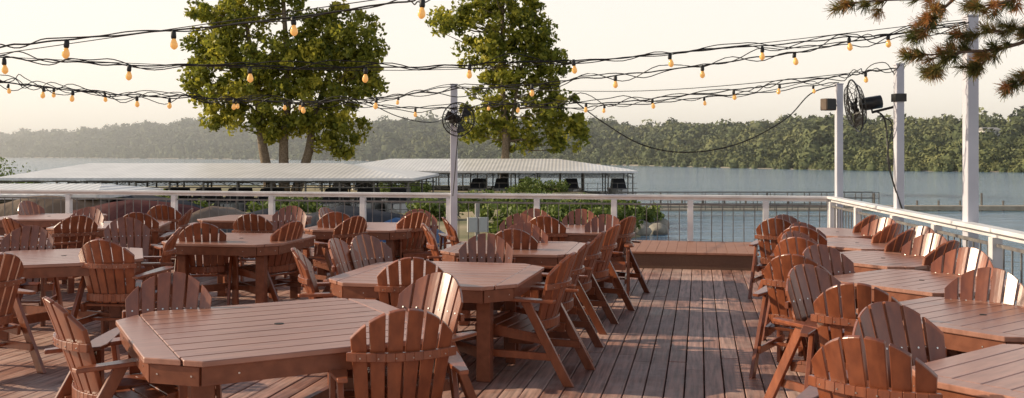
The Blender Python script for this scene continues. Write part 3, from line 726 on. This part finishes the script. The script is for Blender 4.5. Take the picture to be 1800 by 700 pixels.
mb=MB(); mb.tube([(0,.9,-.3),(0,.9,.9)],.09,6); p1=mb.mesh("pile",[M_dsteel]); mb=MB(); mb.tube([(0,.9,-.3),(0,.9,1.6)],.09,6); p2=mb.mesh("pile",[M_dsteel])
for k in range(34): ob("pile",p1 if k%5 else p2,root,loc=(-34+k*2.0,0,0))
root=empty("gangway",(16,80,ZW),0,label="steel gangway with rails leading to the floating dock",cat="gangway")
mb=MB(); mb.box((4,0,.5),(22,1.4,.16)); ob("walkway",mb.mesh("gangway_deck",[M_dockwood]),root)
mb=MB()
for y in(-.7,.7):
    for z in(1.0,1.5,2.0): mb.beam((-7,y,z),(15,y,z),.05,.05)
    for k in range(16): mb.beam((-7+k*22/15,y,.5),(-7+k*22/15,y,2.0),.06,.06,up=(0,1,0))
ob("handrail",mb.mesh("handrail",[M_dsteel]),root)
def boat(x,y,rot,L,mat,label,sc=1.2):
    z=max(land(x,y),ZW)
    root=empty("covered_boat",(x,y,z),rot,label=label,cat="boat",group="tarp-covered boats stored on shore"); root.scale=(sc,sc,sc)
    st=[(-.5,.8,.55),(-.3,1.0,.5),(0,1.05,.5),(.25,.85,.6),(.42,.45,.8),(.5,.04,1.05)]
    vs=[];fs=[]
    for t,w,k in st:
        X=t*L; vs+= [(X,-w,1.3),(X,-w*.8,k+.1),(X,0,k-.15),(X,w*.8,k+.1),(X,w,1.3)]
    for i in range(len(st)-1):
        for j in range(4): a=i*5+j; fs.append((a,a+1,a+6,a+5))
    fs.append((0,1,2,3,4))
    mb=MB(); mb.add(vs,fs); ob("hull",mb.mesh("hull",[M_hull],True),root)
    vs=[];fs=[]
    N=9; M_=9
    for i in range(N):
        t=-.5+i/(N-1); w=np.interp(t,[a[0] for a in st],[a[1] for a in st])*1.05; hh=np.interp(t,[-.5,-.15,.2,.5],[1.7,2.2,1.95,1.3])
        for j in range(M_):
            s=-1+2*j/(M_-1); q=1-abs(s)**1.4
            vs.append((t*L*1.02,s*w,.75+(hh-.75)*q+random.uniform(-.05,.05)*(q>0)))
    for i in range(N-1):
        for j in range(M_-1): a=i*M_+j; fs.append((a,a+1,a+M_+1,a+M_))
    mb=MB(); mb.add(vs,fs); ob("tarp",mb.mesh("tarp",[mat],True),root)
    mb=MB(); mb.beam((-L*.45,-.5,.35),(L*.45,-.3,.35),.08,.1); mb.beam((-L*.45,.5,.35),(L*.45,.3,.35),.08,.1); mb.beam((L*.45,0,.35),(L*.65,0,.4),.08,.1)
    for sx in(-.15,.1): mb.box((sx*L,0,.42),(.1,1.7,.1))
    ob("trailer",mb.mesh("trailer",[M_steel]),root)
    for sy in(-.85,.85):
        mb=MB(); mb.tube([(-.1*L,sy-.1,.32),(-.1*L,sy+.1,.32)],.32,14); ob("wheel",mb.mesh("wheel",[M_black]),root)
for x,y,rot,L,mt,lb,sc in ((-14.6,38,.3,6.0,M_mar,"boat under a dark maroon tarp on trailer",1.04),(-10.8,35,1.3,5.6,M_tan,"boat under a tan tarp on trailer",1.06),(-8.0,33.5,.4,5.6,M_navy,"boat under a black tarp on trailer",1.0),
    (-3.2,29,1.0,4.8,M_blue,"boat under a bright blue tarp on trailer",1.0),(-5.4,34,.2,5.4,M_navy,"boat under a dark grey tarp on trailer",1.04),(-20,42,.2,6.0,M_tan,"boat under a faded tan tarp on trailer",1.04),(-17.2,45,0,6.4,M_navy,"boat under a dark grey tarp on trailer",1.0)):
    boat(x,y,rot,L,mt,lb,sc)
root=empty("utility_pedestal",(-1.0,27,land(-1,27)),.2,label="grey electrical pedestal with twin boxes on the shore",cat="utility box")
mb=MB(); mb.box((0,0,1.4),(.12,.12,2.8)); ob("stand",mb.mesh("stand",[M_steel]),root)
for k in(-1,1):
    mb=MB(); mb.box((k*.16,-.1,2.2),(.28,.16,.42)); mb.box((k*.16,-.185,2.2),(.22,.012,.34)); ob("box",mb.mesh("box",[M_boxg],bevel=.01),root)

# ---------------------------------------------------------------- pine branches
root=empty("pine_tree",(6.6,8.6,-3.0),label="pine tree with rusty green needle sprays over the deck",cat="pine tree")
base=Vector((6.6,8.6,-3.0))
mb=MB(); mb.tube([(0,0,0),(.1,0,4),(0,.1,8),(-.1,0,12)],[.28,.24,.18,.06],10); ob("trunk",mb.mesh("pine_trunk",[M_barkp],True),root)
limbs=[[(2180,-60,8.6),(1950,-30,8.4),(1800,-12,8.2),(1680,-4,8.1),(1560,0,8.0),(1490,6,8.0)],
       [(2180,0,8.6),(1960,40,8.3),(1850,60,8.1),(1760,85,8.0),(1690,92,7.9),(1615,98,7.9)],
       [(1850,60,8.1),(1800,50,8.0),(1760,55,7.9),(1700,62,7.9)],
       [(1680,-4,8.1),(1655,18,8.0),(1640,30,7.9),(1622,62,7.9)],
       [(1960,40,8.3),(1880,100,8.1),(1820,125,8.0),(1780,148,7.9)],
       [(1800,-12,8.2),(1760,5,8.0),(1720,12,7.9)],
       [(1690,92,7.9),(1660,105,7.9),(1640,125,7.9)],[(1760,85,8.0),(1735,105,8.0),(1715,120,8.0)]]
mbb=MB(); tips=[]
for L in limbs:
    P=[pt(*p)-base for p in L]; c=cat(P,6); mbb.tube(c,list(np.linspace(.03 if L[0][0]>2000 else .014,.006,len(c))),6)
    n0=len(c)
    for i in range(int(n0*.35) if L[0][0]>2000 else 2,n0,2):
        dirv=(c[min(i+1,n0-1)]-c[i-1]).normalized()
        for _ in range(2):
            v=Vector((random.uniform(-1,.3),random.uniform(-1,1),random.uniform(-.9,.7))).normalized(); v=(v+dirv*.9).normalized()
            e=c[i]+v*random.uniform(.05,.16); mbb.tube([c[i],e],[.006,.003],4); tips.append((e,v))
    tips.append((c[-1],(c[-1]-c[-2]).normalized()))
ob("branches",mbb.mesh("branches",[M_barkp],True),root)
Vn=[];Tn=[]
for p,dv in tips:
    k=85; tn_=random.choice([.15,.3,.45,.7,.95])
    back=rng.random((k,1))*.06
    d=rng.normal(size=(k,3)); d/=np.linalg.norm(d,axis=1,keepdims=True); d=d+np.array(dv)*1.0; d/=np.linalg.norm(d,axis=1,keepdims=True)
    ln=rng.uniform(.06,.115,(k,1)); w=np.cross(d,rng.normal(size=(k,3))); w/=np.linalg.norm(w,axis=1,keepdims=True)
    p0=np.array(p)-np.array(dv)*back; p1=p0+d*ln
    Vn.append(np.stack([p0-w*.0028,p0+w*.0028,p1+w*.0016,p1-w*.0016],1).reshape(-1,3)); Tn.append(np.clip(tn_+rng.normal(0,.15,k),0,1))
Vn=np.concatenate(Vn); ob("needles",npmesh("needles",Vn,np.arange(len(Vn)).reshape(-1,4),np.concatenate(Tn),M_needle),root)

# ---------------------------------------------------------------- camera, light, world
cam=bpy.data.cameras.new("camera"); co=bpy.data.objects.new("camera",cam); COL.objects.link(co)
co.location=(0,0,EYE); co.rotation_euler=(math.pi/2,0,0); cam.sensor_width=36; cam.lens=F/1800*36; cam.shift_y=-(350-HY)/1800; cam.clip_end=9000; cam.clip_start=.05
S.camera=co
sd=Vector((-.975,.12)).normalized(); az=math.atan2(sd.x,sd.y); el=math.radians(25)
sun=bpy.data.lights.new("sun","SUN"); so=bpy.data.objects.new("sun",sun); COL.objects.link(so)
sun.energy=5.0; sun.angle=math.radians(.5); sun.color=(1,.84,.62)
tos=Vector((sd.x*math.cos(el),sd.y*math.cos(el),math.sin(el)))
so.rotation_euler=tos.to_track_quat('Z','Y').to_euler()
wd=bpy.data.worlds.new("World"); S.world=wd; wd.use_nodes=True; n=wd.node_tree.nodes; l=wd.node_tree.links
bg=n["Background"]; sk=n.new("ShaderNodeTexSky"); sk.sky_type='NISHITA'; sk.sun_disc=False; sk.sun_elevation=el; sk.sun_rotation=az; sk.dust_density=3.0; sk.air_density=1.0; sk.ozone_density=1
tc=n.new("ShaderNodeTexCoord"); sp=n.new("ShaderNodeSeparateXYZ"); l.new(tc.outputs["Generated"],sp.inputs[0])
hz=ramp(n,[(0.0,(1.0,.92,.77)),(0.06,(1.0,.92,.80)),(0.17,(.95,.87,.78)),(0.32,(.58,.63,.70)),(0.6,(.16,.19,.24)),(1.0,(.08,.11,.16))]); l.new(sp.outputs[2],hz.inputs[0])
sc=n.new("ShaderNodeVectorMath"); sc.operation='SCALE'; sc.inputs[3].default_value=8.5; l.new(hz.outputs[0],sc.inputs[0])
mix=n.new("ShaderNodeMix"); mix.data_type='RGBA'; mix.inputs[0].default_value=.86
l.new(sk.outputs[0],mix.inputs[6]); l.new(sc.outputs[0],mix.inputs[7]); l.new(mix.outputs[2],bg.inputs[0]); bg.inputs[1].default_value=.147
S.view_settings.view_transform='Standard'; S.view_settings.look='None'; S.view_settings.exposure=0
